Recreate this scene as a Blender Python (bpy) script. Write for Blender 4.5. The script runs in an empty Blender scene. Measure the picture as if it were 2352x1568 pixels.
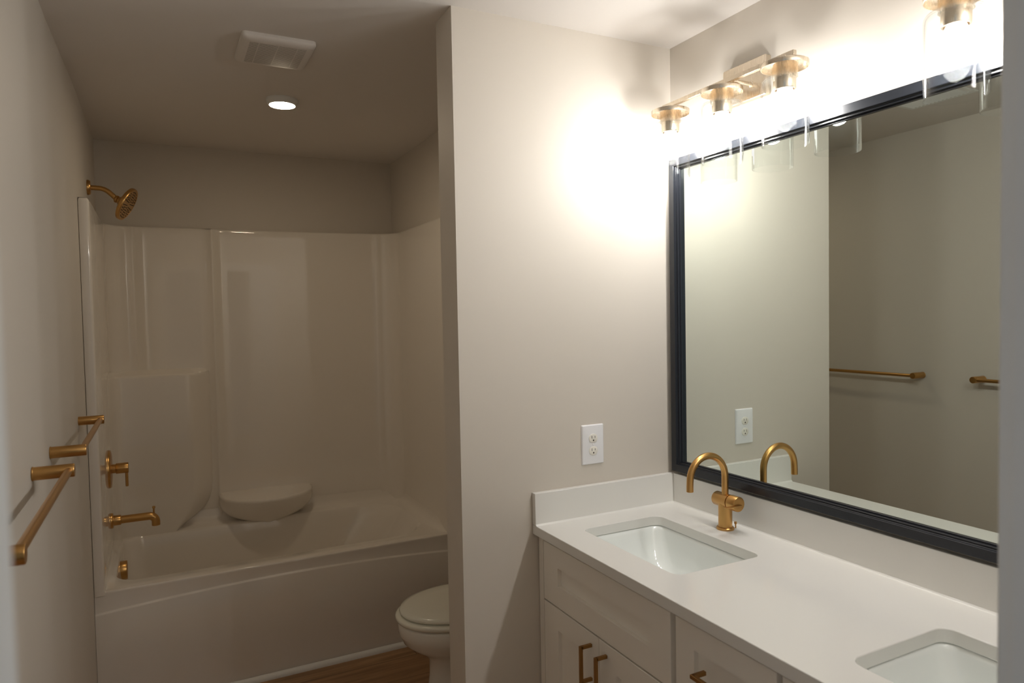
import bpy, bmesh, math
from mathutils import Vector, Matrix
PI = math.pi
sc = bpy.context.scene
COL = sc.collection

# ------------------------------------------------------------------ camera, world, exposure
cam_d = bpy.data.cameras.new('camera')
cam = bpy.data.objects.new('camera', cam_d); COL.objects.link(cam)
cam_d.sensor_width = 36.0
cam_d.lens = 1590.78 / 2352 * 36.0
cam_d.clip_start = 0.02
R_ = Vector((0.89159762, -0.45242665, -0.019074)); U_ = Vector((0.03385598, 0.02459764, 0.99912398)); F_ = Vector((0.45156114, 0.89146233, -0.03724854))
m = Matrix((R_, U_, -F_)).transposed().to_4x4()
m.translation = Vector((-1.59272, -1.90145, 1.535))
cam.matrix_world = m
cam_d.dof.use_dof = True
cam_d.dof.focus_distance = 2.3
cam_d.dof.aperture_fstop = 4.5
sc.camera = cam

world = bpy.data.worlds.new('world'); sc.world = world
world.use_nodes = True
bg = world.node_tree.nodes['Background']
bg.inputs[0].default_value = (0.62, 0.80, 1.0, 1)     # overcast daylight reaching the room through the open doorway
bg.inputs[1].default_value = 0.6

vs = sc.view_settings
sc.display_settings.display_device = 'sRGB'
vs.view_transform = 'Standard'; vs.look = 'None'; vs.gamma = 1.0; vs.use_curve_mapping = False
vs.exposure = 0.0
BULB = 170.0
DOWN = 98.0
cy = sc.cycles
cy.max_bounces = 14; cy.diffuse_bounces = 6; cy.glossy_bounces = 6; cy.transparent_max_bounces = 24
cy.caustics_reflective = False; cy.caustics_refractive = False
cy.sample_clamp_indirect = 6.0
cy.blur_glossy = 0.1

# ------------------------------------------------------------------ materials
def mat(name, color, rough=0.5, metal=0.0, spec=0.5, bump=None, bscale=60, bstr=0.05, rvar=0.0):
    M = bpy.data.materials.new(name); M.use_nodes = True
    nt = M.node_tree; b = nt.nodes['Principled BSDF']
    b.inputs['Base Color'].default_value = (*color, 1)
    b.inputs['Roughness'].default_value = rough
    b.inputs['Metallic'].default_value = metal
    b.inputs['Specular IOR Level'].default_value = spec
    if bump:
        tc = nt.nodes.new('ShaderNodeTexCoord'); n = nt.nodes.new('ShaderNodeTexNoise')
        n.inputs['Scale'].default_value = bscale; n.inputs['Detail'].default_value = 4
        bp = nt.nodes.new('ShaderNodeBump'); bp.inputs['Strength'].default_value = bstr; bp.inputs['Distance'].default_value = 0.002
        nt.links.new(tc.outputs['Object'], n.inputs['Vector'])
        nt.links.new(n.outputs['Fac'], bp.inputs['Height']); nt.links.new(bp.outputs['Normal'], b.inputs['Normal'])
    if rvar:
        tc = nt.nodes.new('ShaderNodeTexCoord'); mp = nt.nodes.new('ShaderNodeMapping'); mp.inputs['Scale'].default_value = (400, 400, 12)
        n = nt.nodes.new('ShaderNodeTexNoise'); n.inputs['Scale'].default_value = 1.0
        mr = nt.nodes.new('ShaderNodeMapRange'); mr.inputs['To Min'].default_value = rough - rvar; mr.inputs['To Max'].default_value = rough + rvar
        nt.links.new(tc.outputs['Object'], mp.inputs['Vector']); nt.links.new(mp.outputs['Vector'], n.inputs['Vector'])
        nt.links.new(n.outputs['Fac'], mr.inputs['Value']); nt.links.new(mr.outputs['Result'], b.inputs['Roughness'])
    return M

def emis(name, color, strength):
    M = bpy.data.materials.new(name); M.use_nodes = True
    b = M.node_tree.nodes['Principled BSDF']
    b.inputs['Base Color'].default_value = (0.8, 0.8, 0.8, 1)
    b.inputs['Emission Color'].default_value = (*color, 1); b.inputs['Emission Strength'].default_value = strength
    return M

def thin_glass(name):
    M = bpy.data.materials.new(name); M.use_nodes = True
    nt = M.node_tree; nt.nodes.clear()
    out = nt.nodes.new('ShaderNodeOutputMaterial'); mx = nt.nodes.new('ShaderNodeMixShader')
    tr = nt.nodes.new('ShaderNodeBsdfTransparent'); tr.inputs[0].default_value = (0.985, 0.99, 0.99, 1)
    gl = nt.nodes.new('ShaderNodeBsdfGlossy'); gl.inputs['Roughness'].default_value = 0.015
    lw = nt.nodes.new('ShaderNodeLayerWeight'); lw.inputs['Blend'].default_value = 0.5
    pw = nt.nodes.new('ShaderNodeMath'); pw.operation = 'POWER'; pw.inputs[1].default_value = 3.6
    fr = nt.nodes.new('ShaderNodeMapRange'); fr.inputs['To Min'].default_value = 0.004; fr.inputs['To Max'].default_value = 0.75
    nt.links.new(lw.outputs['Facing'], pw.inputs[0]); nt.links.new(pw.outputs[0], fr.inputs['Value'])
    nt.links.new(fr.outputs[0], mx.inputs[0]); nt.links.new(tr.outputs[0], mx.inputs[1]); nt.links.new(gl.outputs[0], mx.inputs[2])
    nt.links.new(mx.outputs[0], out.inputs[0])
    return M

M_wall = mat('greige_wall_paint', (0.64, 0.592, 0.525), 0.55, spec=0.35, bump=True, bscale=90, bstr=0.04)
M_ceil = mat('ceiling_paint', (0.74, 0.70, 0.66), 0.9, spec=0.1, bump=True, bscale=140, bstr=0.06)
M_trim = mat('white_trim_paint', (0.78, 0.78, 0.76), 0.35)
M_acr = mat('gelcoat_white', (0.80, 0.75, 0.68), 0.035, spec=0.85)
M_porc = mat('porcelain', (0.82, 0.80, 0.74), 0.06, spec=0.6)
M_sink = mat('sink_porcelain', (0.83, 0.86, 0.84), 0.08, spec=0.6)
M_seat = mat('toilet_seat_plastic', (0.80, 0.79, 0.70), 0.18)
M_quartz = mat('white_quartz', (0.78, 0.77, 0.735), 0.16, spec=0.5)
M_cab = mat('cabinet_paint', (0.86, 0.82, 0.75), 0.38)
M_carc = mat('cabinet_box', (0.55, 0.52, 0.46), 0.5)
M_brass = mat('brushed_gold', (0.56, 0.325, 0.115), 0.30, metal=1.0, rvar=0.05)
M_dbrass = mat('antique_bronze_pull', (0.40, 0.22, 0.08), 0.38, metal=1.0)
M_brass_lit = mat('overlit_brass', (0.76, 0.67, 0.55), 0.26, metal=1.0, rvar=0.05)  # same brass, with the overlighting by the bulbs put into a paler colour
M_black = mat('black_mirror_frame', (0.018, 0.020, 0.025), 0.24, spec=0.4)
M_plast = mat('white_plastic', (0.83, 0.83, 0.85), 0.3)
M_recep = mat('receptacle_plastic', (0.80, 0.77, 0.70), 0.3)
M_slot = mat('dark_slot', (0.03, 0.025, 0.02), 0.6)
M_grille = mat('fan_grille_plastic', (0.72, 0.68, 0.64), 0.4)
M_rubber = mat('nozzle_rubber', (0.05, 0.035, 0.015), 0.6)
M_nickel = mat('satin_nickel', (0.75, 0.75, 0.72), 0.35, metal=1.0)
M_chrome = mat('chrome', (0.8, 0.8, 0.8), 0.08, metal=1.0)
M_mirror = mat('mirror_silver', (0.78, 0.84, 0.785), 0.0, metal=1.0)
M_bulb = emis('lit_bulb', (1.0, 0.97, 0.935), BULB)
M_down = emis('lit_downlight_lens', (1.0, 0.83, 0.60), DOWN)
M_neck = emis('lit_bulb_neck', (1.0, 0.97, 0.93), 3.0)
M_glass = thin_glass('clear_glass')

def wood_floor():
    M = bpy.data.materials.new('oak_plank_floor'); M.use_nodes = True
    nt = M.node_tree; b = nt.nodes['Principled BSDF']; L = nt.links
    tc = nt.nodes.new('ShaderNodeTexCoord')
    br = nt.nodes.new('ShaderNodeTexBrick'); br.inputs['Scale'].default_value = 1.0
    br.inputs['Brick Width'].default_value = 1.2; br.inputs['Row Height'].default_value = 0.18; br.inputs['Mortar Size'].default_value = 0.0015
    br.inputs['Color1'].default_value = (0.43, 0.26, 0.13, 1); br.inputs['Color2'].default_value = (0.34, 0.19, 0.09, 1); br.inputs['Mortar'].default_value = (0.12, 0.07, 0.035, 1)
    mp = nt.nodes.new('ShaderNodeMapping'); mp.inputs['Scale'].default_value = (1.5, 22, 1)
    n = nt.nodes.new('ShaderNodeTexNoise'); n.inputs['Scale'].default_value = 2.2; n.inputs['Detail'].default_value = 7; n.inputs['Distortion'].default_value = 0.6
    cr = nt.nodes.new('ShaderNodeValToRGB'); cr.color_ramp.elements[0].position = 0.3; cr.color_ramp.elements[0].color = (0.55, 0.5, 0.45, 1)
    cr.color_ramp.elements[1].position = 0.7; cr.color_ramp.elements[1].color = (1.1, 1.1, 1.1, 1)
    mx = nt.nodes.new('ShaderNodeMix'); mx.data_type = 'RGBA'; mx.blend_type = 'MULTIPLY'; mx.inputs[0].default_value = 0.9
    L.new(tc.outputs['Object'], br.inputs['Vector']); L.new(tc.outputs['Object'], mp.inputs['Vector']); L.new(mp.outputs['Vector'], n.inputs['Vector'])
    L.new(n.outputs['Fac'], cr.inputs['Fac']); L.new(br.outputs['Color'], mx.inputs[6]); L.new(cr.outputs['Color'], mx.inputs[7])
    L.new(mx.outputs[2], b.inputs['Base Color']); b.inputs['Roughness'].default_value = 0.42
    return M
M_floor = wood_floor()

# ------------------------------------------------------------------ helpers
def obj(name, bm, mat_, parent=None, smooth=True, angle=38, bevel=0.0, seg=2, recalc=True):
    if recalc: bmesh.ops.recalc_face_normals(bm, faces=bm.faces)
    me = bpy.data.meshes.new(name); bm.to_mesh(me); bm.free()
    me.materials.append(mat_)
    if smooth:
        for p in me.polygons: p.use_smooth = True
        me.set_sharp_from_angle(angle=math.radians(angle))
    o = bpy.data.objects.new(name, me); COL.objects.link(o)
    if parent: o.parent = parent
    if bevel:
        b = o.modifiers.new('edge', 'BEVEL'); b.width = bevel; b.segments = seg; b.limit_method = 'ANGLE'; b.angle_limit = math.radians(45)
        b.harden_normals = False
    return o

def thing(name, label, cat, loc=(0, 0, 0), group=None):
    o = bpy.data.objects.new(name, None); COL.objects.link(o); o.location = loc
    o.empty_display_size = 0.05
    o['label'] = label; o['category'] = cat
    if group: o['group'] = group
    return o

def struct(name, bm, m_, parent=None, bevel=0.0, smooth=False):
    o = obj(name, bm, m_, parent, smooth=smooth, bevel=bevel)
    if not parent: o['kind'] = 'structure'
    return o

def copy_tree(o, loc=None, label=None):
    c = o.copy(); COL.objects.link(c)
    if loc is not None: c.location = loc
    if label: c['label'] = label
    for ch in list(o.children):
        d = ch.copy(); COL.objects.link(d); d.parent = c
        for g in list(ch.children):
            e = g.copy(); COL.objects.link(e); e.parent = d
    return c

def box(bm, x0, x1, y0, y1, z0, z1):
    vs_ = [bm.verts.new(p) for p in ((x0, y0, z0), (x1, y0, z0), (x1, y1, z0), (x0, y1, z0), (x0, y0, z1), (x1, y0, z1), (x1, y1, z1), (x0, y1, z1))]
    for f in ((0, 1, 2, 3), (4, 5, 6, 7), (0, 1, 5, 4), (1, 2, 6, 5), (2, 3, 7, 6), (3, 0, 4, 7)):
        bm.faces.new([vs_[i] for i in f])
    return bm

def nb(): return bmesh.new()
def bx(*a): return box(nb(), *a)

def loft(bm, rings, closed=True, cap0=False, cap1=False):
    V = [[bm.verts.new(p) for p in r] for r in rings]
    n = len(V[0])
    for a, b in zip(V[:-1], V[1:]):
        for i in range(n if closed else n - 1):
            j = (i + 1) % n
            bm.faces.new((a[i], a[j], b[j], b[i]))
    if cap0: bm.faces.new(V[0])
    if cap1: bm.faces.new(V[-1])
    return V

def frame_of(d):
    d = Vector(d).normalized()
    a = Vector((0, 0, 1)) if abs(d.z) < 0.9 else Vector((1, 0, 0))
    u = d.cross(a).normalized(); v = d.cross(u).normalized()
    return d, u, v

def lathe(bm, base, axis, prof, n=40, cap=True):
    """prof: list of (radius, distance along axis)."""
    d, u, v = frame_of(axis); base = Vector(base)
    rings = []
    for r, h in prof:
        rings.append([base + d * h + (u * math.cos(2 * PI * i / n) + v * math.sin(2 * PI * i / n)) * max(r, 1e-5) for i in range(n)])
    return loft(bm, rings, True, cap, cap)

def tube(bm, pts, r, n=20, cap=True):
    pts = [Vector(p) for p in pts]
    rings = []; u = None
    for i, p in enumerate(pts):
        t = (pts[min(i + 1, len(pts) - 1)] - pts[max(i - 1, 0)]).normalized()
        if u is None: _, u, _ = frame_of(t)
        u = (u - t * u.dot(t)).normalized(); v = t.cross(u)
        rr_ = r[i] if isinstance(r, (list, tuple)) else r
        rings.append([p + (u * math.cos(2 * PI * k / n) + v * math.sin(2 * PI * k / n)) * rr_ for k in range(n)])
    return loft(bm, rings, True, cap, cap)

def rrect(x0, x1, y0, y1, r, z, nc=8, ns=6):
    """rounded rectangle loop (counter-clockwise), r = single or (x0y0, x1y0, x1y1, x0y1); z number or function."""
    if not isinstance(r, (list, tuple)): r = (r,) * 4
    cs = ((x0 + r[0], y0 + r[0], PI, r[0]), (x1 - r[1], y0 + r[1], 1.5 * PI, r[1]), (x1 - r[2], y1 - r[2], 0, r[2]), (x0 + r[3], y1 - r[3], 0.5 * PI, r[3]))
    P = []
    for k, (cx, cy_, a0, rr_) in enumerate(cs):
        arc = [(cx + rr_ * math.cos(a0 + PI / 2 * i / nc), cy_ + rr_ * math.sin(a0 + PI / 2 * i / nc)) for i in range(nc + 1)]
        P += arc
        nx = cs[(k + 1) % 4]
        e = (nx[0] + nx[3] * math.cos(nx[2]), nx[1] + nx[3] * math.sin(nx[2]))
        s = arc[-1]
        P += [(s[0] + (e[0] - s[0]) * i / ns, s[1] + (e[1] - s[1]) * i / ns) for i in range(1, ns)]
    return [Vector((p[0], p[1], z(p[0], p[1]) if callable(z) else z)) for p in P]

# ------------------------------------------------------------------ room shell
XL, H, YB = -1.867, 2.44, 2.080
YF = 1.190                          # front of the tub apron
YN0, YN1 = -1.68, -1.56            # wall with the doorway
DX0, DX1, DH = -1.650, -0.928, 2.03
struct('floor', bx(-3.2, 1.2, -4.0, 2.2, -0.05, 0.0), M_floor)
struct('ceiling', bx(XL - 0.12, 0.12, YN0, YB + 0.12, H, H + 0.05), M_ceil)
struct('ceiling_hall_added', bx(-3.2, 1.2, -4.0, YN0, H, H + 0.05), M_ceil)  # unseen, added so daylight comes in only from the hall's open sides
struct('wall_hall_added', bx(-3.2, 1.2, -4.0, -3.9, 0, H), M_wall)  # unseen, added to block direct daylight and darken the doorway in reflections
b = nb()          # the stud wall runs very slightly out of line towards the alcove
loft(b, [[(XL - .12, YN0, z), (XL, YN0, z), (XL, 0.60, z), (XL + .009, YF - .012, z), (XL + .009, YB + .12, z), (XL - .12, YB + .12, z)] for z in (0, H)], True, True, True)
struct('wall_left', b, M_wall)
struct('wall_right', bx(0.0, 0.12, YN0, YB + 0.12, 0, H), M_wall)
struct('wall_back', bx(XL + .009, 0.0, YB, YB + 0.12, 0, H), M_wall)
struct('wall_partition', bx(-0.808, 0.0, 0.0, 0.125, 0, H), M_wall, bevel=0.0)
struct('wall_alcove', bx(-0.357, 0.0, 1.20, YB, 0, H), M_wall)
b = nb(); box(b, XL, DX0 - 0.02, YN0, YN1, 0, H); box(b, DX1 + 0.02, 0.0, YN0, YN1, 0, H); box(b, DX0 - 0.02, DX1 + 0.02, YN0, YN1, DH + 0.02, H)
struct('wall_near', b, M_wall)
# door frame: jambs, head, casing on both faces
b = nb()
box(b, DX0 - 0.02, DX0, YN0, YN1, 0, DH); box(b, DX1, DX1 + 0.02, YN0, YN1, 0, DH); box(b, DX0 - 0.02, DX1 + 0.02, YN0, YN1, DH, DH + 0.02)
dj = struct('door_1', b, M_trim)
for nm, ya, yb in (('casing', YN1, YN1 + 0.016), ('casing', YN0 - 0.016, YN0)):
    b = nb()
    box(b, DX0 - 0.075, DX0 - 0.006, ya, yb, 0, DH + 0.075); box(b, DX1 + 0.006, DX1 + 0.075, ya, yb, 0, DH + 0.075)
    box(b, DX0 - 0.006, DX1 + 0.006, ya, yb, DH + 0.006, DH + 0.075)
    obj(nm, b, M_trim, dj, smooth=False, bevel=0.003)
b = nb(); loft(b, [[(DX0 + 0.0015, p.x, p.y) for p in rrect(-1.665, -1.6165, 1.458, 1.560, 0.012, 0)], [(DX0, p.x, p.y) for p in rrect(-1.665, -1.6165, 1.458, 1.560, 0.012, 0)]], True, True, True)
hg = obj('strike_plate', b, M_nickel, dj)

def baseboard(name, a, c, n):
    """straight board from a to c; n = direction into the room"""
    a = Vector(a); c = Vector(c); n = Vector(n)
    prof = ((0, 0), (0.014, 0), (0.014, 0.105), (0.010, 0.118), (0.006, 0.127), (0.004, 0.133), (0, 0.133))
    rings = [[q + n * d + Vector((0, 0, z)) for d, z in prof] for q in (a, c)]
    b = nb(); loft(b, rings, True, True, True)
    return struct(name, b, M_trim, smooth=True)
baseboard('baseboard_left', (XL, YN1 + 0.017, 0), (XL, 1.177, 0), (1, 0, 0))
baseboard('baseboard_partition', (-0.808, -0.001, 0), (-0.56, -0.001, 0), (0, -1, 0))
baseboard('baseboard_partition_end', (-0.808, 0.0, 0), (-0.808, 0.125, 0), (-1, 0, 0))
baseboard('baseboard_partition_back', (-0.808, 0.125, 0), (-0.015, 0.125, 0), (0, 1, 0))
baseboard('baseboard_right', (0.0, 0.126, 0), (0.0, 1.19, 0), (-1, 0, 0))
# quarter-round shoe moulding along the tub
b = nb(); prof = [(0.0, 0.0)] + [(0.018 * math.cos(t * PI / 12), 0.022 * math.sin(t * PI / 12)) for t in range(7)]
loft(b, [[(x, 1.1845 - d, z) for d, z in prof] for x in (XL + 0.0095, -0.36)], True, True, True)
struct('trim_1', b, M_trim, smooth=True)

# ------------------------------------------------------------------ one-piece tub and shower surround
tub = thing('bathtub_surround', 'glossy white one-piece bathtub with three moulded shower walls filling the alcove', 'bathtub', (-1.11, 1.63, 0))
def par(o, root):
    """parent keeping world coordinates (root only translated)"""
    o.parent = root; o.matrix_parent_inverse = Matrix.Translation(root.location).inverted()
    return o
YF = 1.190
XA, XB = XL + 0.010, -0.358
# plan path of the moulded walls
def arc(cx, cy_, r, a0, a1, n):
    return [(cx + r * math.cos(a0 + (a1 - a0) * i / n), cy_ + r * math.sin(a0 + (a1 - a0) * i / n)) for i in range(n + 1)]
yb = 2.030
path = [(XA, YF + .004), (-1.856, YF + .0015), (-1.853, YF), (-1.84, YF), (-1.829, YF), (-1.8245, YF + 0.0015), (-1.822, YF + 0.005), (-1.8205, YF + 0.02)]
path += [(-1.8195, YF + 0.02 + (1.88 - YF) * i / 8) for i in range(1, 8)]
path += arc(-1.8195 + 0.110, 1.912, 0.110, PI, PI / 2 + 0.12, 10)
path += [(-1.709, 2.017), (-1.703, 2.0165), (-1.697, 2.022), (-1.692, 2.030)]
path += [(-1.692 + 0.34 * i / 6, 2.031 - 0.001 * i) for i in range(1, 6)]
path += [(-1.353, 2.026), (-1.348, 2.018), (-1.342, 2.016), (-1.336, 2.0175), (-1.330, 2.022)]
def ybk(x): return 2.024 - 0.095 * max(x + 1.27, 0) ** 2
path += [(-1.330 + 0.83 * i / 24, ybk(-1.330 + 0.83 * i / 24)) for i in range(1, 24)]
path += [(-0.502, ybk(-.502)), (-0.494, ybk(-.502) - .003), (-0.488, ybk(-.502) - .0055)]
yc1 = ybk(-.502) - .0055
path += arc(-0.488, yc1 - 0.103, 0.103, PI / 2 - 0.2, 0, 12)
path += [(-0.385, (yc1 - .103) - ((yc1 - .103) - YF - 0.02) * i / 8) for i in range(1, 9)]
path += [(-0.384, YF + 0.007), (-0.380, YF + 0.002), (-0.373, YF), (XB, YF)]
path = [Vector((x, y, 0)) for x, y in path]
def outward(i):
    a = path[max(i - 1, 0)]; c = path[min(i + 1, len(path) - 1)]
    t = (c - a).normalized(); n = Vector((-t.y, t.x, 0))
    return n
rows = []
zs = [0.478, 0.62, 0.80, 1.05, 1.28, 1.50, 1.75, 1.95, 2.000]
for z in zs: rows.append([(p.x, p.y, z) for p in path])
for off, z in ((0.0012, 2.007), (0.004, 2.0125), (0.009, 2.015)):
    rows.append([(min(max(p.x + outward(i).x * off, XA), XB), p.y + outward(i).y * off, z) for i, p in enumerate(path)])
rows.append([(min(max(p.x + (p.x + 1.11) * 1.0, XA), XB), max(min(p.y + (0.1 if p.y > 1.6 else 0), 2.077), YF + 0.004), 2.015) for p in path])
b = nb(); loft(b, rows, closed=False)
o = obj('wall_panel', b, M_acr, None, angle=60); par(o, tub)
# left return of the flange down to the floor
for xa, xb_, nm in ((XA, -1.836, 'flange'),):
    pass

# basin with deck
def wv(y): return min(max((y - 1.24) / 0.10, 0), 1)
def ring_off(o_, zf, r=0.06):
    pts_ = rrect(-1.824 + o_, -0.383 - o_, YF + 0.016 + (o_ * 0.35), 2.026 - o_, (0.012, 0.012, 0.10, 0.09), 0.0, nc=12, ns=14)
    out = [Vector((p.x, min(p.y, ybk(p.x) - 0.001 - o_), 0)) for p in pts_]
    return [Vector((p.x, p.y, zf(p.x, p.y))) for p in out]
rings = []
rings.append(ring_off(0.0, lambda x, y: 0.4905 + 0.0645 * wv(y)))
rings.append(ring_off(0.004, lambda x, y: 0.4905 + 0.032 * wv(y)))
rings.append(ring_off(0.014, lambda x, y: 0.4905 + 0.011 * wv(y)))
rings.append(ring_off(0.032, lambda x, y: 0.4905))
def op(dx0, dx1, dy0, dy1, r, z):
    return rrect(-1.792 + dx0, -0.440 - dx1, 1.282 + dy0, 1.935 - dy1, r, z, nc=12, ns=14)
rings.append(op(0, 0, 0, 0, (0.10, 0.20, 0.20, 0.10), 0.490))
rings.append(op(.002, .008, .006, .006, (0.10, 0.20, 0.20, 0.10), 0.486))
rings.append(op(.004, .020, .013, .012, (0.10, 0.20, 0.20, 0.10), 0.474))
rings.append(op(.006, .045, .020, .020, (0.10, 0.20, 0.20, 0.10), 0.440))
rings.append(op(.014, .12, .034, .034, (0.10, 0.20, 0.20, 0.10), 0.330))
rings.append(op(.040, .21, .048, .048, (0.10, 0.19, 0.19, 0.10), 0.210))
rings.append(op(.055, .26, .062, .062, (0.10, 0.18, 0.18, 0.10), 0.150))
rings.append(op(.085, .31, .090, .090, (0.09, 0.16, 0.16, 0.09), 0.122))
rings.append(op(.140, .38, .140, .140, (0.07, 0.12, 0.12, 0.07), 0.114))
b = nb(); loft(b, rings, True, False, True)
o = obj('basin', b, M_acr, None, angle=60); par(o, tub)
# apron with its arched step
nx = 40; rows = []
def zl(x): return 0.405 + 0.032 * (1 - ((x + 1.10) / 0.755) ** 2)
xs = [XA + (XB - XA) * i / nx for i in range(nx + 1)]
for dy, zf in ((0.030, lambda x: 0.4904), (0.013, lambda x: 0.4904), (0.0095, lambda x: 0.489), (0.008, lambda x: 0.4855), (0.0078, lambda x: 0.48), (0.0072, lambda x: zl(x) + 0.005), (0.0064, lambda x: zl(x) + 0.002), (0.0015, lambda x: zl(x) - 0.001), (0.0, lambda x: zl(x) - 0.005), (0.0, lambda x: 0.2), (0.0, lambda x: 0.0)):
    rows.append([(x, YF + dy, zf(x)) for x in xs])
b = nb(); loft(b, rows, closed=False)
o = obj('apron', b, M_acr, None, angle=60); par(o, tub)
# soap column in the far left corner, with its shelf top
plan = [(-1.822, 1.800), (-1.812, 1.865), (-1.800, 1.905), (-1.792, 1.920), (-1.782, 1.9275), (-1.770, 1.930), (-1.62, 1.930), (-1.50, 1.930), (-1.478, 1.930), (-1.469, 1.932), (-1.461, 1.936), (-1.43, 1.965), (-1.395, 2.001), (-1.378, 2.020), (-1.372, 2.034)]
def colrow(z, off=0.0, sh=0.0):
    out = []
    for x, y in plan:
        if x > -1.62: x = -1.62 + (x + 1.62) * (1 - sh)
        out.append((x, y + off, z))
    return out
rows = [[(x if x > -1.80 else -1.821, 2.034 if x > -1.80 else max(y, 1.80), 1.298) for x, y in plan],
        [(x, y + 0.012 if y < 2.0 else y + 0.003, 1.2765) for x, y in plan]] + [colrow(1.2745, 0.005), colrow(1.270, 0.0015), colrow(1.262, 0.0)]
rows += [colrow(z, 0.0, s) for z, s in ((1.0, 0), (0.80, 0), (0.70, 0.005), (0.65, 0.03), (0.61, 0.08), (0.575, 0.17), (0.545, 0.30), (0.522, 0.42), (0.505, 0.52), (0.492, 0.58), (0.45, 0.62))]
b = nb(); loft(b, rows, closed=False)
o = obj('soap_column', b, M_acr, None, angle=60); par(o, tub)
# half-moon seat ledge
rows = []; n = 28
def hm(hw, d, z):
    return [(-1.113 - hw * math.cos(PI * i / n), 2.030 - d * math.sin(PI * i / n) ** 0.85, z) for i in range(n + 1)]
rows.append([(-1.113 - 0.23 * math.cos(PI * i / n), 2.030, 0.632) for i in range(n + 1)])
rows.append(hm(0.225, 0.235, 0.627)); rows.append(hm(0.235, 0.248, 0.6245)); rows.append(hm(0.238, 0.252, 0.618)); rows.append(hm(0.236, 0.250, 0.608))
for i in range(1, 9):
    t = i / 8
    rows.append(hm(0.236 * math.sqrt(max(1 - t ** 2.2, 0)) + 0.03 * t, 0.250 - 0.130 * t ** 1.3, 0.608 - 0.135 * t))
b = nb(); loft(b, rows, closed=False)
o = obj('seat_ledge', b, M_acr, None, angle=60); par(o, tub)
b = nb(); lathe(b, (-1.62, 1.61, 0.1145), (0, 0, 1), [(0.034, 0), (0.034, 0.003), (0.026, 0.005), (0.012, 0.002)])
o = obj('drain', b, M_brass); par(o, tub)
# overflow cover on the end of the basin
b = nb(); lathe(b, (-1.788, 1.600, 0.438), (1, 0, 0), [(0.036, -0.006), (0.041, 0.0), (0.041, 0.024), (0.039, 0.027), (0.03, 0.028)], n=40)
o = obj('overflow_plate', b, M_brass); par(o, tub)

# ------------------------------------------------------------------ brass on the plumbing wall
YV = 1.640
XP = -1.819
v = thing('shower_valve', 'brushed gold shower control with round plate and lever, above the tub spout', 'shower valve', (XP, YV, 0.887))
b = nb(); lathe(b, (0, 0, 0), (1, 0, 0), [(0.084, -0.002), (0.084, 0.004), (0.081, 0.008), (0.074, 0.010), (0.02, 0.0105)], n=56); obj('escutcheon', b, M_brass, v)
b = nb(); lathe(b, (0.008, 0, 0), (1, 0, 0), [(0.020, 0), (0.020, 0.018), (0.0225, 0.019), (0.0235, 0.021), (0.0235, 0.066), (0.0225, 0.068), (0.018, 0.0685)], n=40); h_ = obj('handle', b, M_brass, v)
b = bx(0.062, 0.074, -0.008, 0.008, -0.084, -0.005); obj('lever', b, M_brass, h_, bevel=0.003)
s = thing('tub_spout', 'brushed gold tub spout with a small diverter pin, below the shower control', 'spout', (XP, YV, 0.655))
b = nb(); lathe(b, (0, 0, 0), (1, 0, 0), [(0.034, -0.002), (0.034, 0.005), (0.031, 0.009), (0.022, 0.010)], n=40); obj('flange', b, M_brass, s)
b = nb(); lathe(b, (0.006, 0, 0), (1, 0, 0), [(0.0225, 0), (0.0225, 0.030), (0.021, 0.033), (0.018, 0.034)], n=36); obj('collar', b, M_brass, s)
pts = [(0.03, 0, 0), (0.08, 0, 0), (0.14, 0, 0)] + [(0.150 + 0.027 * math.sin(a * PI / 16), 0, -0.027 + 0.027 * math.cos(a * PI / 16)) for a in range(9)] + [(0.177, 0, -0.035), (0.177, 0, -0.045)]
b = nb(); tube(b, pts, 0.0175, n=28); obj('spout_tube', b, M_brass, s)
b = nb(); lathe(b, (0.170, 0, 0.010), (0, 0, 1), [(0.004, 0), (0.004, 0.022), (0.0065, 0.024), (0.0065, 0.031), (0.005, 0.033)], n=18); obj('diverter_pin', b, M_brass, s)
# shower head
sh = thing('rain_shower', 'round brushed gold rain shower head on a bent arm high on the wall', 'shower head', (XL + .009, YV, 2.128))
b = nb(); lathe(b, (0, 0, 0), (1, 0, 0), [(0.033, 0), (0.033, 0.006), (0.029, 0.013), (0.014, 0.015)], n=40); obj('flange', b, M_brass, sh)
pts = [(0.0, 0, 0), (0.03, 0, 0), (0.052, 0, -0.001), (0.066, 0, -0.005), (0.078, 0, -0.012), (0.088, 0, -0.021), (0.100, 0, -0.033), (0.113, 0, -0.047)]
b = nb(); tube(b, pts, 0.0105, n=24); obj('arm', b, M_brass, sh)
nv = Vector((0.86, -0.20, -0.47)).normalized()
b = nb(); lathe(b, (0.108, 0, -0.043), nv, [(0.012, -0.004), (0.0165, 0.0), (0.0165, 0.008), (0.013, 0.010), (0.013, 0.014), (0.019, 0.016), (0.022, 0.022), (0.022, 0.028), (0.024, 0.032)], n=32); obj('swivel_nut', b, M_brass, sh)
hc = Vector((0.108, 0, -0.043)) + nv * 0.030
b = nb(); lathe(b, hc, nv, [(0.024, 0.0), (0.042, 0.003), (0.068, 0.007), (0.0755, 0.011), (0.0765, 0.016), (0.0765, 0.023), (0.0745, 0.026), (0.070, 0.0265), (0.069, 0.025), (0.01, 0.025)], n=64); hd = obj('head_disc', b, M_brass, sh)
b = nb(); d_, u_, w_ = frame_of(nv)
for k in range(6):
    for r_, k0 in ((0.016, 1), (0.028, 2), (0.039, 3), (0.050, 3), (0.061, 4)):
        for q in range(k0):
            a_ = (k + (q + 0.5) / (k0 + 0.6)) * PI / 3
            c_ = hc + nv * 0.0245 + (u_ * math.cos(a_) + w_ * math.sin(a_)) * r_
            lathe(b, c_, nv, [(0.0022, 0), (0.0018, 0.003)], n=8)
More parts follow.
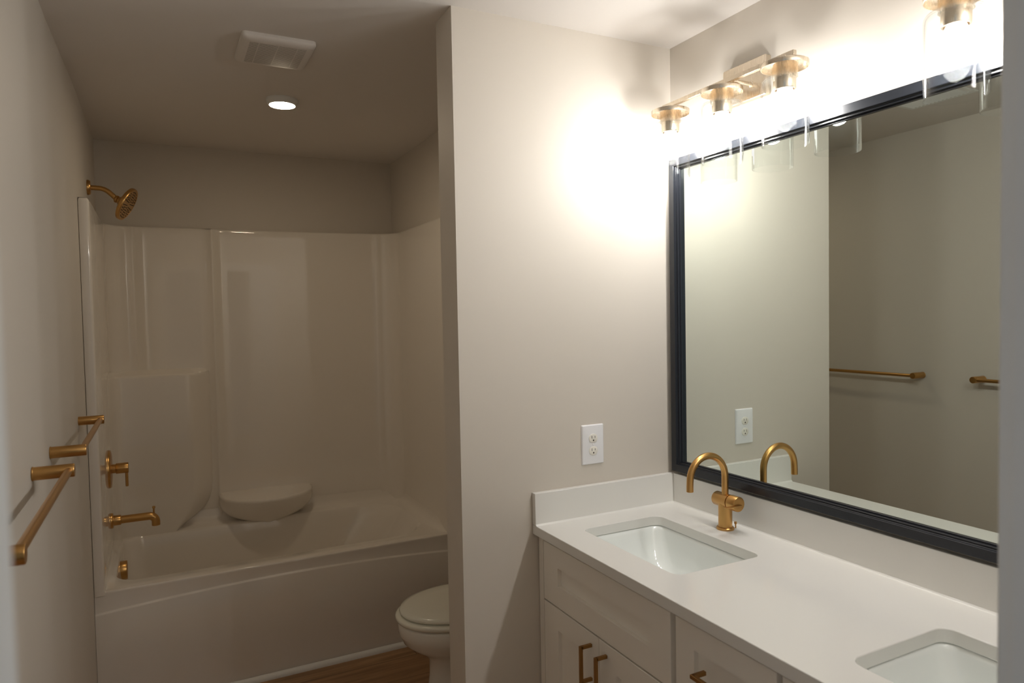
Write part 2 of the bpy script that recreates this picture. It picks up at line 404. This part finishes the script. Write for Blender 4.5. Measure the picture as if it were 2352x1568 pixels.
obj('nozzles', b, M_rubber, hd)

# ------------------------------------------------------------------ towel bars
def towel_bar(y0, y1, label):
    t = thing('towel_bar', label, 'towel bar', (XL, (y0 + y1) / 2, 1.194), group='gold towel bars on the left wall')
    L = (y1 - y0) / 2
    for s_ in (-1, 1):
        b = nb(); lathe(b, (0, s_ * L, 0), (1, 0, 0), [(0.0155, 0), (0.0165, 0.001), (0.0165, 0.003), (0.0155, 0.004), (0.0155, 0.082), (0.0145, 0.0835), (0.011, 0.084)], n=36); obj('post', b, M_brass, t)
    b = nb(); lathe(b, (0.072, -L, 0), (0, 1, 0), [(0.0085, 0), (0.0085, 2 * L)], n=24); obj('rail', b, M_brass, t)
    return t
towel_bar(0.29, 0.95, 'brushed gold towel bar beside the bathtub, the one farther from the doorway')
towel_bar(-0.66, 0.0, 'brushed gold towel bar nearer the doorway, partly hidden by the door jamb')

# ------------------------------------------------------------------ toilet
TX, TY = -0.575, 0.620
to = thing('toilet', 'white toilet with closed lid, half hidden behind the partition wall', 'toilet', (TX, TY, 0))
def egg(af, ab, bw, z, cx=0.0, n=56):
    out = []
    for i in range(n):
        a_ = 2 * PI * i / n; c_, s_ = math.cos(a_), math.sin(a_)
        out.append((cx + (ab if c_ > 0 else af) * c_, bw * s_, z))
    return out
b = nb()
loft(b, [egg(.180, .22, .110, 0.0, .03), egg(.180, .22, .110, 0.02, .03), egg(.165, .21, .100, 0.06, .03), egg(.155, .20, .094, 0.14, .03), egg(.155, .20, .094, 0.205, .03), egg(.172, .21, .112, 0.232, .02), egg(.202, .21, .144, 0.258, .01), egg(.226, .21, .168, 0.287, .0), egg(.236, .21, .178, 0.312, .0), egg(.243, .21, .183, 0.322, .0), egg(.244, .21, .184, 0.355, 0), egg(.240, .21, .181, 0.364, 0), egg(.231, .20, .174, 0.367, 0)], True, True, True)
obj('bowl', b, M_porc, to, angle=60)
b = nb(); loft(b, [egg(.240, .19, .180, 0.3710), egg(.250, .20, .189, 0.3740), egg(.254, .20, .193, 0.3810), egg(.253, .20, .192, 0.3890), egg(.247, .20, .186, 0.3930)], True, True, True); obj('seat', b, M_seat, to, angle=60)
b = nb(); loft(b, [egg(.226, .19, .168, 0.3965), egg(.235, .20, .177, 0.3990), egg(.238, .20, .180, 0.4050), egg(.234, .20, .176, 0.4120), egg(.215, .19, .16, 0.4165), egg(.15, .15, .11, 0.4190)], True, True, True); obj('lid', b, M_seat, to, angle=60)
b = nb()
loft(b, [rrect(.335, .535, -.20, .20, .03, .36), rrect(.33, .540, -.21, .21, .035, .42), rrect(.325, .545, -.225, .225, .035, .72)], True, True, True)
box(b, .18, .36, -.11, .11, .28, .364)
obj('tank', b, M_porc, to, angle=50, bevel=0.004)
b = nb(); loft(b, [rrect(.317, .552, -.233, .233, .03, .7205), rrect(.315, .554, -.235, .235, .03, .735), rrect(.319, .550, -.231, .231, .03, .750), rrect(.33, .54, -.22, .22, .03, .754)], True, True, True); obj('tank_lid', b, M_porc, to, angle=50)
b = nb(); lathe(b, (.326, -.17, .665), (-1, 0, 0), [(.014, 0), (.014, .006), (.008, .008), (.008, .018)], n=20); box(b, .304, .312, -.175, -.095, .657, .671); obj('flush_lever', b, M_chrome, to)

# ------------------------------------------------------------------ ceiling fan grille, downlight, supply register
fan = thing('exhaust_fan', 'white square bathroom exhaust fan cover with fine slots on the ceiling', 'exhaust fan', (-1.222, 0.546, H))
def rr_c(h, z, r): return rrect(-h[0], h[0], -h[1], h[1], r, z)
b = nb(); loft(b, [rr_c((.1145, .121), 0, .014), rr_c((.1155, .122), -.008, .015), rr_c((.115, .1215), -.012, .016), rr_c((.112, .117), -.0165, .016), rr_c((.107, .111), -.020, .016), rr_c((.098, .102), -.0225, .014)], True, False, True)
obj('cover', b, M_grille, fan, angle=50)
b = nb()
for i in range(25):
    y_ = -0.090 + i * 0.0074
    for x0_, x1_ in ((-.088, -.0615), (-.0585, -.0015), (.0015, .0585), (.0615, .088)):
        box(b, x0_, x1_, y_, y_ + 0.0010, -.0229, -.0222)
obj('slots', b, mat('grille_slot_shade', (0.16, 0.14, 0.12), 0.6), fan, smooth=False)
dl = thing('ceiling_downlight', 'small round lit downlight on the ceiling in front of the tub', 'ceiling light', (-1.116, 1.090, H))
b = nb(); lathe(b, (0, 0, 0), (0, 0, -1), [(.063, 0), (.064, .004), (.063, .012), (.056, .023), (.0515, .0245), (.050, .018)], n=56, cap=False); obj('trim_ring', b, M_trim, dl)
b = nb(); lathe(b, (0, 0, 0), (0, 0, -1), [(.050, .017), (.050, .0235), (.043, .0255), (.02, .027)], n=48); obj('lens', b, M_down, dl)
rg = thing('air_register', 'white slatted air supply register on the ceiling above the towel bars, seen in the mirror', 'air vent', (-1.415, -0.035, H))
b = nb()
for x0_, x1_, y0_, y1_ in ((-.085, -.060, -.145, .145), (.060, .085, -.145, .145), (-.06, .06, -.145, -.12), (-.06, .06, .12, .145)): box(b, x0_, x1_, y0_, y1_, -.006, 0)
obj('duct_shade', bx(-.06, .06, -.12, .12, -.0008, 0), M_slot, rg, smooth=False)  # solid dark plate, shade of the duct painted in for contrast behind the slats
obj('frame', b, M_trim, rg, bevel=0.002, smooth=False)
b = nb()
for i in range(14):
    y_ = -.115 + i * .0172
    vv = [b.verts.new(q) for q in ((-.06, y_, -.002), (.06, y_, -.002), (.06, y_ + .010, -.010), (-.06, y_ + .010, -.010), (-.06, y_ + .0015, -.001), (.06, y_ + .0015, -.001), (.06, y_ + .0115, -.009), (-.06, y_ + .0115, -.009))]
    for f in ((0, 1, 2, 3), (4, 5, 6, 7), (0, 1, 5, 4), (1, 2, 6, 5), (2, 3, 7, 6), (3, 0, 4, 7)): b.faces.new([vv[k] for k in f])
obj('slats', b, M_trim, rg, smooth=False)

# ------------------------------------------------------------------ outlet
ou = thing('wall_outlet', 'white duplex electrical outlet on the wall above the counter side splash', 'outlet', (-0.342, 0, 1.1085))
def yr(x0, x1, z0, z1, r, y): return [(p.x, y, p.y) for p in rrect(x0, x1, z0, z1, r, 0)]
b = nb(); loft(b, [yr(-.0425, .0425, -.065, .065, .003, 0), yr(-.0425, .0425, -.065, .065, .003, -.003), yr(-.040, .040, -.0625, .0625, .003, -.0062), yr(-.037, .037, -.0595, .0595, .003, -.0068)], True, True, True); obj('plate', b, M_plast, ou, angle=30)
for zc in (.0205, -.0205):
    b = nb(); loft(b, [yr(-.0165, .0165, zc - .0145, zc + .0145, .0142, -.0065), yr(-.0165, .0165, zc - .0145, zc + .0145, .0142, -.0085), yr(-.0155, .0155, zc - .0135, zc + .0135, .0132, -.009)], True, True, True); rc = obj('receptacle', b, M_recep, ou)
    b = nb(); box(b, -.0072, -.0055, -.0093, -.0088, zc + .0, zc + .0085); box(b, .0052, .0069, -.0093, -.0088, zc + .001, zc + .0078); lathe(b, (0, -.0088, zc - .0065), (0, -1, 0), [(.0026, 0), (.0026, .0005)], n=14)
    obj('slots', b, M_slot, rc, smooth=False)
b = nb(); lathe(b, (0, -.0066, 0), (0, -1, 0), [(.003, 0), (.003, .001), (.0015, .0018)], n=16); obj('screw', b, M_plast, ou)

# ------------------------------------------------------------------ vanity
XF = -0.550          # face of doors and drawer fronts
YE = -1.545
ZC = 0.877; TH = 0.030
def shaker(y0, y1, z0, z1, st=0.083, rl=0.060, rb=None, rec=0.012):
    """panel lying in the plane x = XF, facing -x; y0 > y1 allowed"""
    ya, yb_ = min(y0, y1), max(y0, y1); rb = rl if rb is None else rb
    b = nb(); xb = XF + 0.019
    def ring(x, a, c, d, e): return [(x, a, d), (x, c, d), (x, c, e), (x, a, e)]
    loft(b, [ring(xb, ya, yb_, z0, z1), ring(XF + .0012, ya, yb_, z0, z1), ring(XF, ya + .0012, yb_ - .0012, z0 + .0012, z1 - .0012),
             ring(XF, ya + st, yb_ - st, z0 + rb, z1 - rl), ring(XF + rec, ya + st + .001, yb_ - st - .001, z0 + rb + .001, z1 - rl - .001)], True, True, True)
    return b
def handle_bar(parent, p0, p1, out=0.035, th=0.0045, dep=0.0045):
    """square bar pull; p0, p1 = the post feet on the face (y, z)"""
    (ya, za), (yb_, zb) = p0, p1
    b = nb()
    for (y_, z_) in (p0, p1): box(b, XF - out, XF, y_ - th, y_ + th, z_ - th, z_ + th)
    box(b, XF - out - dep, XF - out + dep, min(ya, yb_) - th, max(ya, yb_) + th, min(za, zb) - th, max(za, zb) + th)
    return obj('handle', b, M_dbrass, parent, bevel=0.0008, smooth=False)
def carcass(y0, y1, root):
    ya, yc_, zt, t = y1 + .0005, y0 - .0005, ZC - TH - .001, .016
    b = nb()
    box(b, XF + .021, -.004, ya, ya + t, .10, zt); box(b, XF + .021, -.004, yc_ - t, yc_, .10, zt)      # sides
    box(b, XF + .021, -.004, ya + t, yc_ - t, .10, .10 + t); box(b, -.012, -.004, ya + t, yc_ - t, .10 + t, zt)   # bottom, back
    box(b, XF + .021, XF + .036, ya + t, yc_ - t, zt - .035, zt); box(b, XF + .021, XF + .036, ya + t, yc_ - t, .632, .660)   # rails
    o_ = obj('carcass', b, M_cab, root, smooth=False)
    obj('toe_kick', bx(XF + .075, -.02, ya, yc_, 0.0, .10), M_cab, root, smooth=False)
    return o_
ZT = 0.833
def sink_base(yo, yn, hy, root, fl=0.0):
    carcass(yo, yn, root)
    a, c = yo - 0.005 - fl, yn + 0.008
    if fl:
        obj('filler_strip', bx(XF + .001, XF + .020, yo - fl - .002, yo - .001, .10, ZC - TH - .003), M_cab, root, smooth=False)
    b = shaker(a, c, .650, ZT, .085, .062, .066); obj('false_front', b, M_cab, root, smooth=False)
    mid = (a + c) / 2
    for (p, q, hyy) in ((a, mid + .0012, mid + .037), (mid - .0012, c, mid - .037)):
        b = shaker(p, q, .112, .645, .083, .066, .066); d = obj('door', b, M_cab, root, smooth=False)
        handle_bar(d, (hyy, .612), (hyy, .516))
def at0(root_name, label, cat, loc, group=None): return thing(root_name, label, cat, loc, group)
G = 'vanity cabinets under the white countertop'
v1 = thing('vanity_cabinet', 'off-white shaker vanity cabinet with two doors, against the wall with the outlet', 'cabinet', (0, 0, 0), G)
sink_base(-0.0015, -0.645, None, v1, fl=0.026)
v2 = thing('vanity_cabinet', 'off-white narrow shaker drawer cabinet in the middle of the vanity, between the sinks', 'cabinet', (0, 0, 0), G)
carcass(-0.645, -0.960, v2)
for i, (z0, z1) in enumerate(((.650, ZT), (.470, .645), (.292, .465), (.112, .287))):
    b = shaker(-0.655, -0.951, z0, z1, .062, .056, .056); d = obj('drawer', b, M_cab, v2, smooth=False)
    zc = (z0 + z1) / 2
    handle_bar(d, (-0.752, zc), (-0.854, zc))
v3 = thing('vanity_cabinet', 'off-white shaker vanity cabinet under the sink nearest the doorway', 'cabinet', (0, 0, 0), G)
sink_base(-0.960, YE + .002, None, v3)

# countertop with two sink openings
def plate_with_holes(outer, holes, z0, z1):
    b = nb(); es = []
    loops = []
    for lp in [outer] + holes:
        vs1 = [b.verts.new((p[0], p[1], z1)) for p in lp]; loops.append(vs1)
        for i in range(len(vs1)): es.append(b.edges.new((vs1[i], vs1[(i + 1) % len(vs1)])))
    r = bmesh.ops.triangle_fill(b, edges=es, use_beauty=True)
    top = [f for f in b.faces]
    low = {}
    for vs1 in loops:
        for v_ in vs1: low[v_] = b.verts.new((v_.co.x, v_.co.y, z0))
    for f in top: b.faces.new([low[v_] for v_ in reversed(f.verts)])
    for vs1 in loops:
        for i in range(len(vs1)):
            a_, c_ = vs1[i], vs1[(i + 1) % len(vs1)]
            b.faces.new((a_, c_, low[c_], low[a_]))
    return b
ct = thing('countertop', 'white quartz countertop with two sink openings and low splashes along the walls', 'countertop', (-0.285, -0.78, ZC - TH))
SX0, SX1 = -0.462, -0.170
SINKS = ((-0.557, -0.120), (-1.480, -1.043))
outer = [(-0.570, YE), (0.0 - .001, YE), (-.001, -.001), (-0.570, -.001)]
hs = [[(p.x, p.y) for p in rrect(SX0, SX1, a_, c_, .028, 0)] for a_, c_ in SINKS]
o = obj('slab', plate_with_holes(outer, hs, ZC - TH, ZC), M_quartz, None, angle=30, bevel=0.0018); par(o, ct)
o = obj('back_splash', bx(-.021, -.001, YE, -.0215, ZC + .0003, ZC + .1016), M_quartz, None, bevel=0.0015); par(o, ct)
o = obj('side_splash', bx(-.570, -.001, -.021, -.001, ZC + .0003, ZC + .1016), M_quartz, None, bevel=0.0015); par(o, ct)

b = nb()
loft(b, [[(-.022, y_, ZC), (-.0265, y_, ZC), (-.0245, y_, ZC + .0015), (-.0225, y_, ZC + .0035), (-.0210, y_, ZC + .0045), (-.0205, y_, ZC)] for y_ in (YE, -.0215)], True, True, True)
loft(b, [[(x_, -.022, ZC), (x_, -.0265, ZC), (x_, -.0245, ZC + .0015), (x_, -.0225, ZC + .0035), (x_, -.0210, ZC + .0045), (x_, -.0205, ZC)] for x_ in (-.569, -.022)], True, True, True)
o = obj('caulk_bead', b, M_quartz, None); par(o, ct)

def sink(ya, yb_, label):
    s_ = thing('undermount_sink', label, 'sink', ((SX0 + SX1) / 2, (ya + yb_) / 2, ZC - TH - .001), 'undermount sinks in the countertop')
    hx, hy = (SX1 - SX0) / 2, (yb_ - ya) / 2
    def rg_(dx0, dx1, dy, r, z): return rrect(-hx + dx0, hx - dx1, -hy + dy, hy - dy, r, z, nc=8, ns=8)
    b = nb()
    loft(b, [rg_(-.022, -.022, -.022, .04, -.012), rg_(-.022, -.022, -.022, .04, 0.0), rg_(-.004, -.004, -.004, .03, 0.0), rg_(.001, .001, .001, .03, -.003), rg_(.004, .003, .005, .035, -.012),
             rg_(.012, .008, .020, .04, -.050), rg_(.024, .016, .040, .045, -.090), rg_(.040, .028, .065, .05, -.115), rg_(.065, .050, .10, .05, -.128), rg_(.10, .09, .15, .04, -.133)], True, False, True)
    obj('basin', b, M_sink, s_, angle=70)
    b = nb(); lathe(b, (0.01, 0, -.1325), (0, 0, 1), [(.032, 0), (.032, .002), (.022, .0035), (.02, .001), (.017, .001), (.017, .006), (.012, .008)], n=36); obj('drain', b, M_brass, s_)
    return s_
sink(*SINKS[0], 'white rectangular undermount sink nearer the wall with the outlet')
sink(*SINKS[1], 'white rectangular undermount sink nearer the doorway, cut by the picture edge')

def faucet(y, label):
    f = thing('sink_faucet', label, 'faucet', (-0.086, y, ZC), 'gooseneck faucets on the countertop')
    b = nb(); lathe(b, (0, 0, 0), (0, 0, 1), [(.0265, 0), (.0265, .005), (.0245, .0075), (.021, .008)], n=40); obj('base_ring', b, M_brass, f)
    b = nb(); lathe(b, (0, 0, .007), (0, 0, 1), [(.0205, 0), (.0205, .085)], n=40)
    lathe(b, (0, 0.038, .087), (0, -1, 0), [(.014, -.002), (.0195, 0), (.0215, .003), (.0215, .058)], n=40); obj('body', b, M_brass, f)
    b = nb(); lathe(b, (0, -0.0205, .087), (0, -1, 0), [(.018, 0), (.018, .0022), (.0215, .0028), (.0225, .004), (.0225, .034), (.0215, .036), (.018, .0365)], n=40); k = obj('handle', b, M_brass, f)
    b = nb(); 
    d0 = Vector((0.006, -.0605, .0845)); d1 = Vector((-.058, -.0605, .0855))
    loft(b, [[d0 + Vector((0, -.004, -.002)), d0 + Vector((0, .004, -.002)), d0 + Vector((0, .004, .002)), d0 + Vector((0, -.004, .002))], [d1 + Vector((0, -.007, -.0015)), d1 + Vector((0, .007, -.0015)), d1 + Vector((0, .007, .0015)), d1 + Vector((0, -.007, .0015))]], True, True, True)
    obj('lever', b, M_brass, k, bevel=0.001)
    R0 = .068; zc = .162
    pts = [(0, 0, .10), (0, 0, .13), (0, 0, zc)] + [(-R0 + R0 * math.cos(PI * i / 24), 0, zc + R0 * math.sin(PI * i / 24)) for i in range(1, 24)] + [(-2 * R0, 0, zc), (-2 * R0 - .001, 0, zc - .015), (-2 * R0 - .001, 0, .131)]
    b = nb(); tube(b, pts, 0.0102, n=28); obj('gooseneck', b, M_brass, f)
    b = nb(); lathe(b, (.030, -.012, .012), (0, 0, 1), [(.002, -.011), (.002, 0), (.004, .002), (.004, .008), (.002, .009)], n=14); obj('lift_rod', b, M_brass, f)
    return f
f1 = faucet(-0.335, 'brushed gold gooseneck faucet behind the sink nearer the outlet wall')
f2 = copy_tree(f1, (-0.086, -1.262, ZC), 'brushed gold gooseneck faucet behind the sink nearer the doorway')

# ------------------------------------------------------------------ framed mirror
mi = thing('framed_mirror', 'large black framed wall mirror above the vanity, standing on the back splash', 'mirror', (0, -0.78, 0.985))
MY0, MY1, MZ0, MZ1 = -1.53, -0.022, 0.990, 2.053
b = nb()
prof = [(0, .001), (0, .029), (.001, .030), (.0235, .030), (.0245, .029), (.0245, .021), (.0255, .020), (.030, .020), (.031, .019), (.031, .011), (.034, .011), (.035, .010), (.035, .004)]
loft(b, [[(-h, MY0 + d, MZ0 + d), (-h, MY1 - d, MZ0 + d), (-h, MY1 - d, MZ1 - d), (-h, MY0 + d, MZ1 - d)] for d, h in prof], True)
o = obj('frame', b, M_black, None, angle=25); par(o, mi)
o = obj('mirror_glass', bx(-.006, -.001, MY0 + .030, MY1 - .030, MZ0 + .030, MZ1 - .030), M_mirror, None, smooth=False); par(o, mi)

# ------------------------------------------------------------------ vanity lights
def vanity_light(yc, label):
    XC, SP = -0.108, 0.229
    L = thing('vanity_light', label, 'wall light', (0, yc, 2.215), 'three-bulb vanity lights above the mirror')
    b = nb(); loft(b, [[(-h, p.x, p.y) for p in rrect(-.085 + d, .085 - d, -.057 + d, .057 - d, .006, 0)] for d, h in ((0, .001), (0, .020), (.002, .022), (.008, .0225))], True, True, True); obj('backplate', b, M_brass_lit, L, angle=30)
    zb = -.014
    for s_ in (-.03, .03):
        b = nb(); lathe(b, (-.020, s_, zb), (-1, 0, 0), [(.009, 0), (.009, .004), (.0055, .006), (.0055, -XC - .020 - .004)], n=18); obj('arm', b, M_brass_lit, L)
    obj('bar', bx(XC - .0065, XC + .0065, -.262, .262, zb - .0065, zb + .0065), M_brass_lit, L, bevel=0.0008, smooth=False)
    for k in (-1, 0, 1):
        y = k * SP; zt = zb - .0065
        b = nb(); lathe(b, (XC, y, zt), (0, 0, -1), [(.008, -.001), (.008, .010), (.058, .0105), (.0605, .012), (.0605, .022), (.0595, .0235), (.0585, .0235), (.0575, .014), (.034, .014), (.033, .015), (.033, .048), (.0335, .049), (.0285, .050), (.0285, .078), (.027, .080), (.0235, .080), (.0235, .060)], n=56)
        so = obj('socket', b, M_brass_lit, L, angle=40)
        b = nb(); lathe(b, (XC, y, zt), (0, 0, -1), [(.0295, .050), (.048, .050), (.055, .0525), (.0585, .058), (.0600, .066), (.0600, .222), (.0593, .2245), (.0580, .2245), (.0572, .222), (.0572, .067), (.0557, .060), (.053, .056), (.048, .0535), (.0295, .0532)], n=64, cap=False)
        obj('glass_shade', b, M_glass, L, angle=50)
        b = nb(); lathe(b, (XC, y, zt), (0, 0, -1), [(.013, 0.0440), (.013, 0.0620), (.0150, 0.0700), (.0205, 0.0830), (.0262, 0.0950), (.0268, 0.0970), (.0262, 0.0980)], n=32)
        obj('bulb_neck', b, M_neck, L, angle=50)
        b = nb(); lathe(b, (XC, y, zt), (0, 0, -1), [(.0255, 0.0975), (.0270, 0.0990), (.0295, 0.1080), (.0300, 0.1180), (.0285, 0.1290), (.0240, 0.1390), (.0165, 0.1460), (.008, 0.1495), (.001, 0.1502)], n=32)
        obj('bulb', b, M_bulb, L, angle=80)
    return L
L1 = vanity_light(-0.357, 'lit three-shade vanity light nearer the corner, its whole bar visible')
L2 = copy_tree(L1, (0, -1.255, 2.215), 'lit three-shade vanity light cut by the top edge, nearer the doorway')
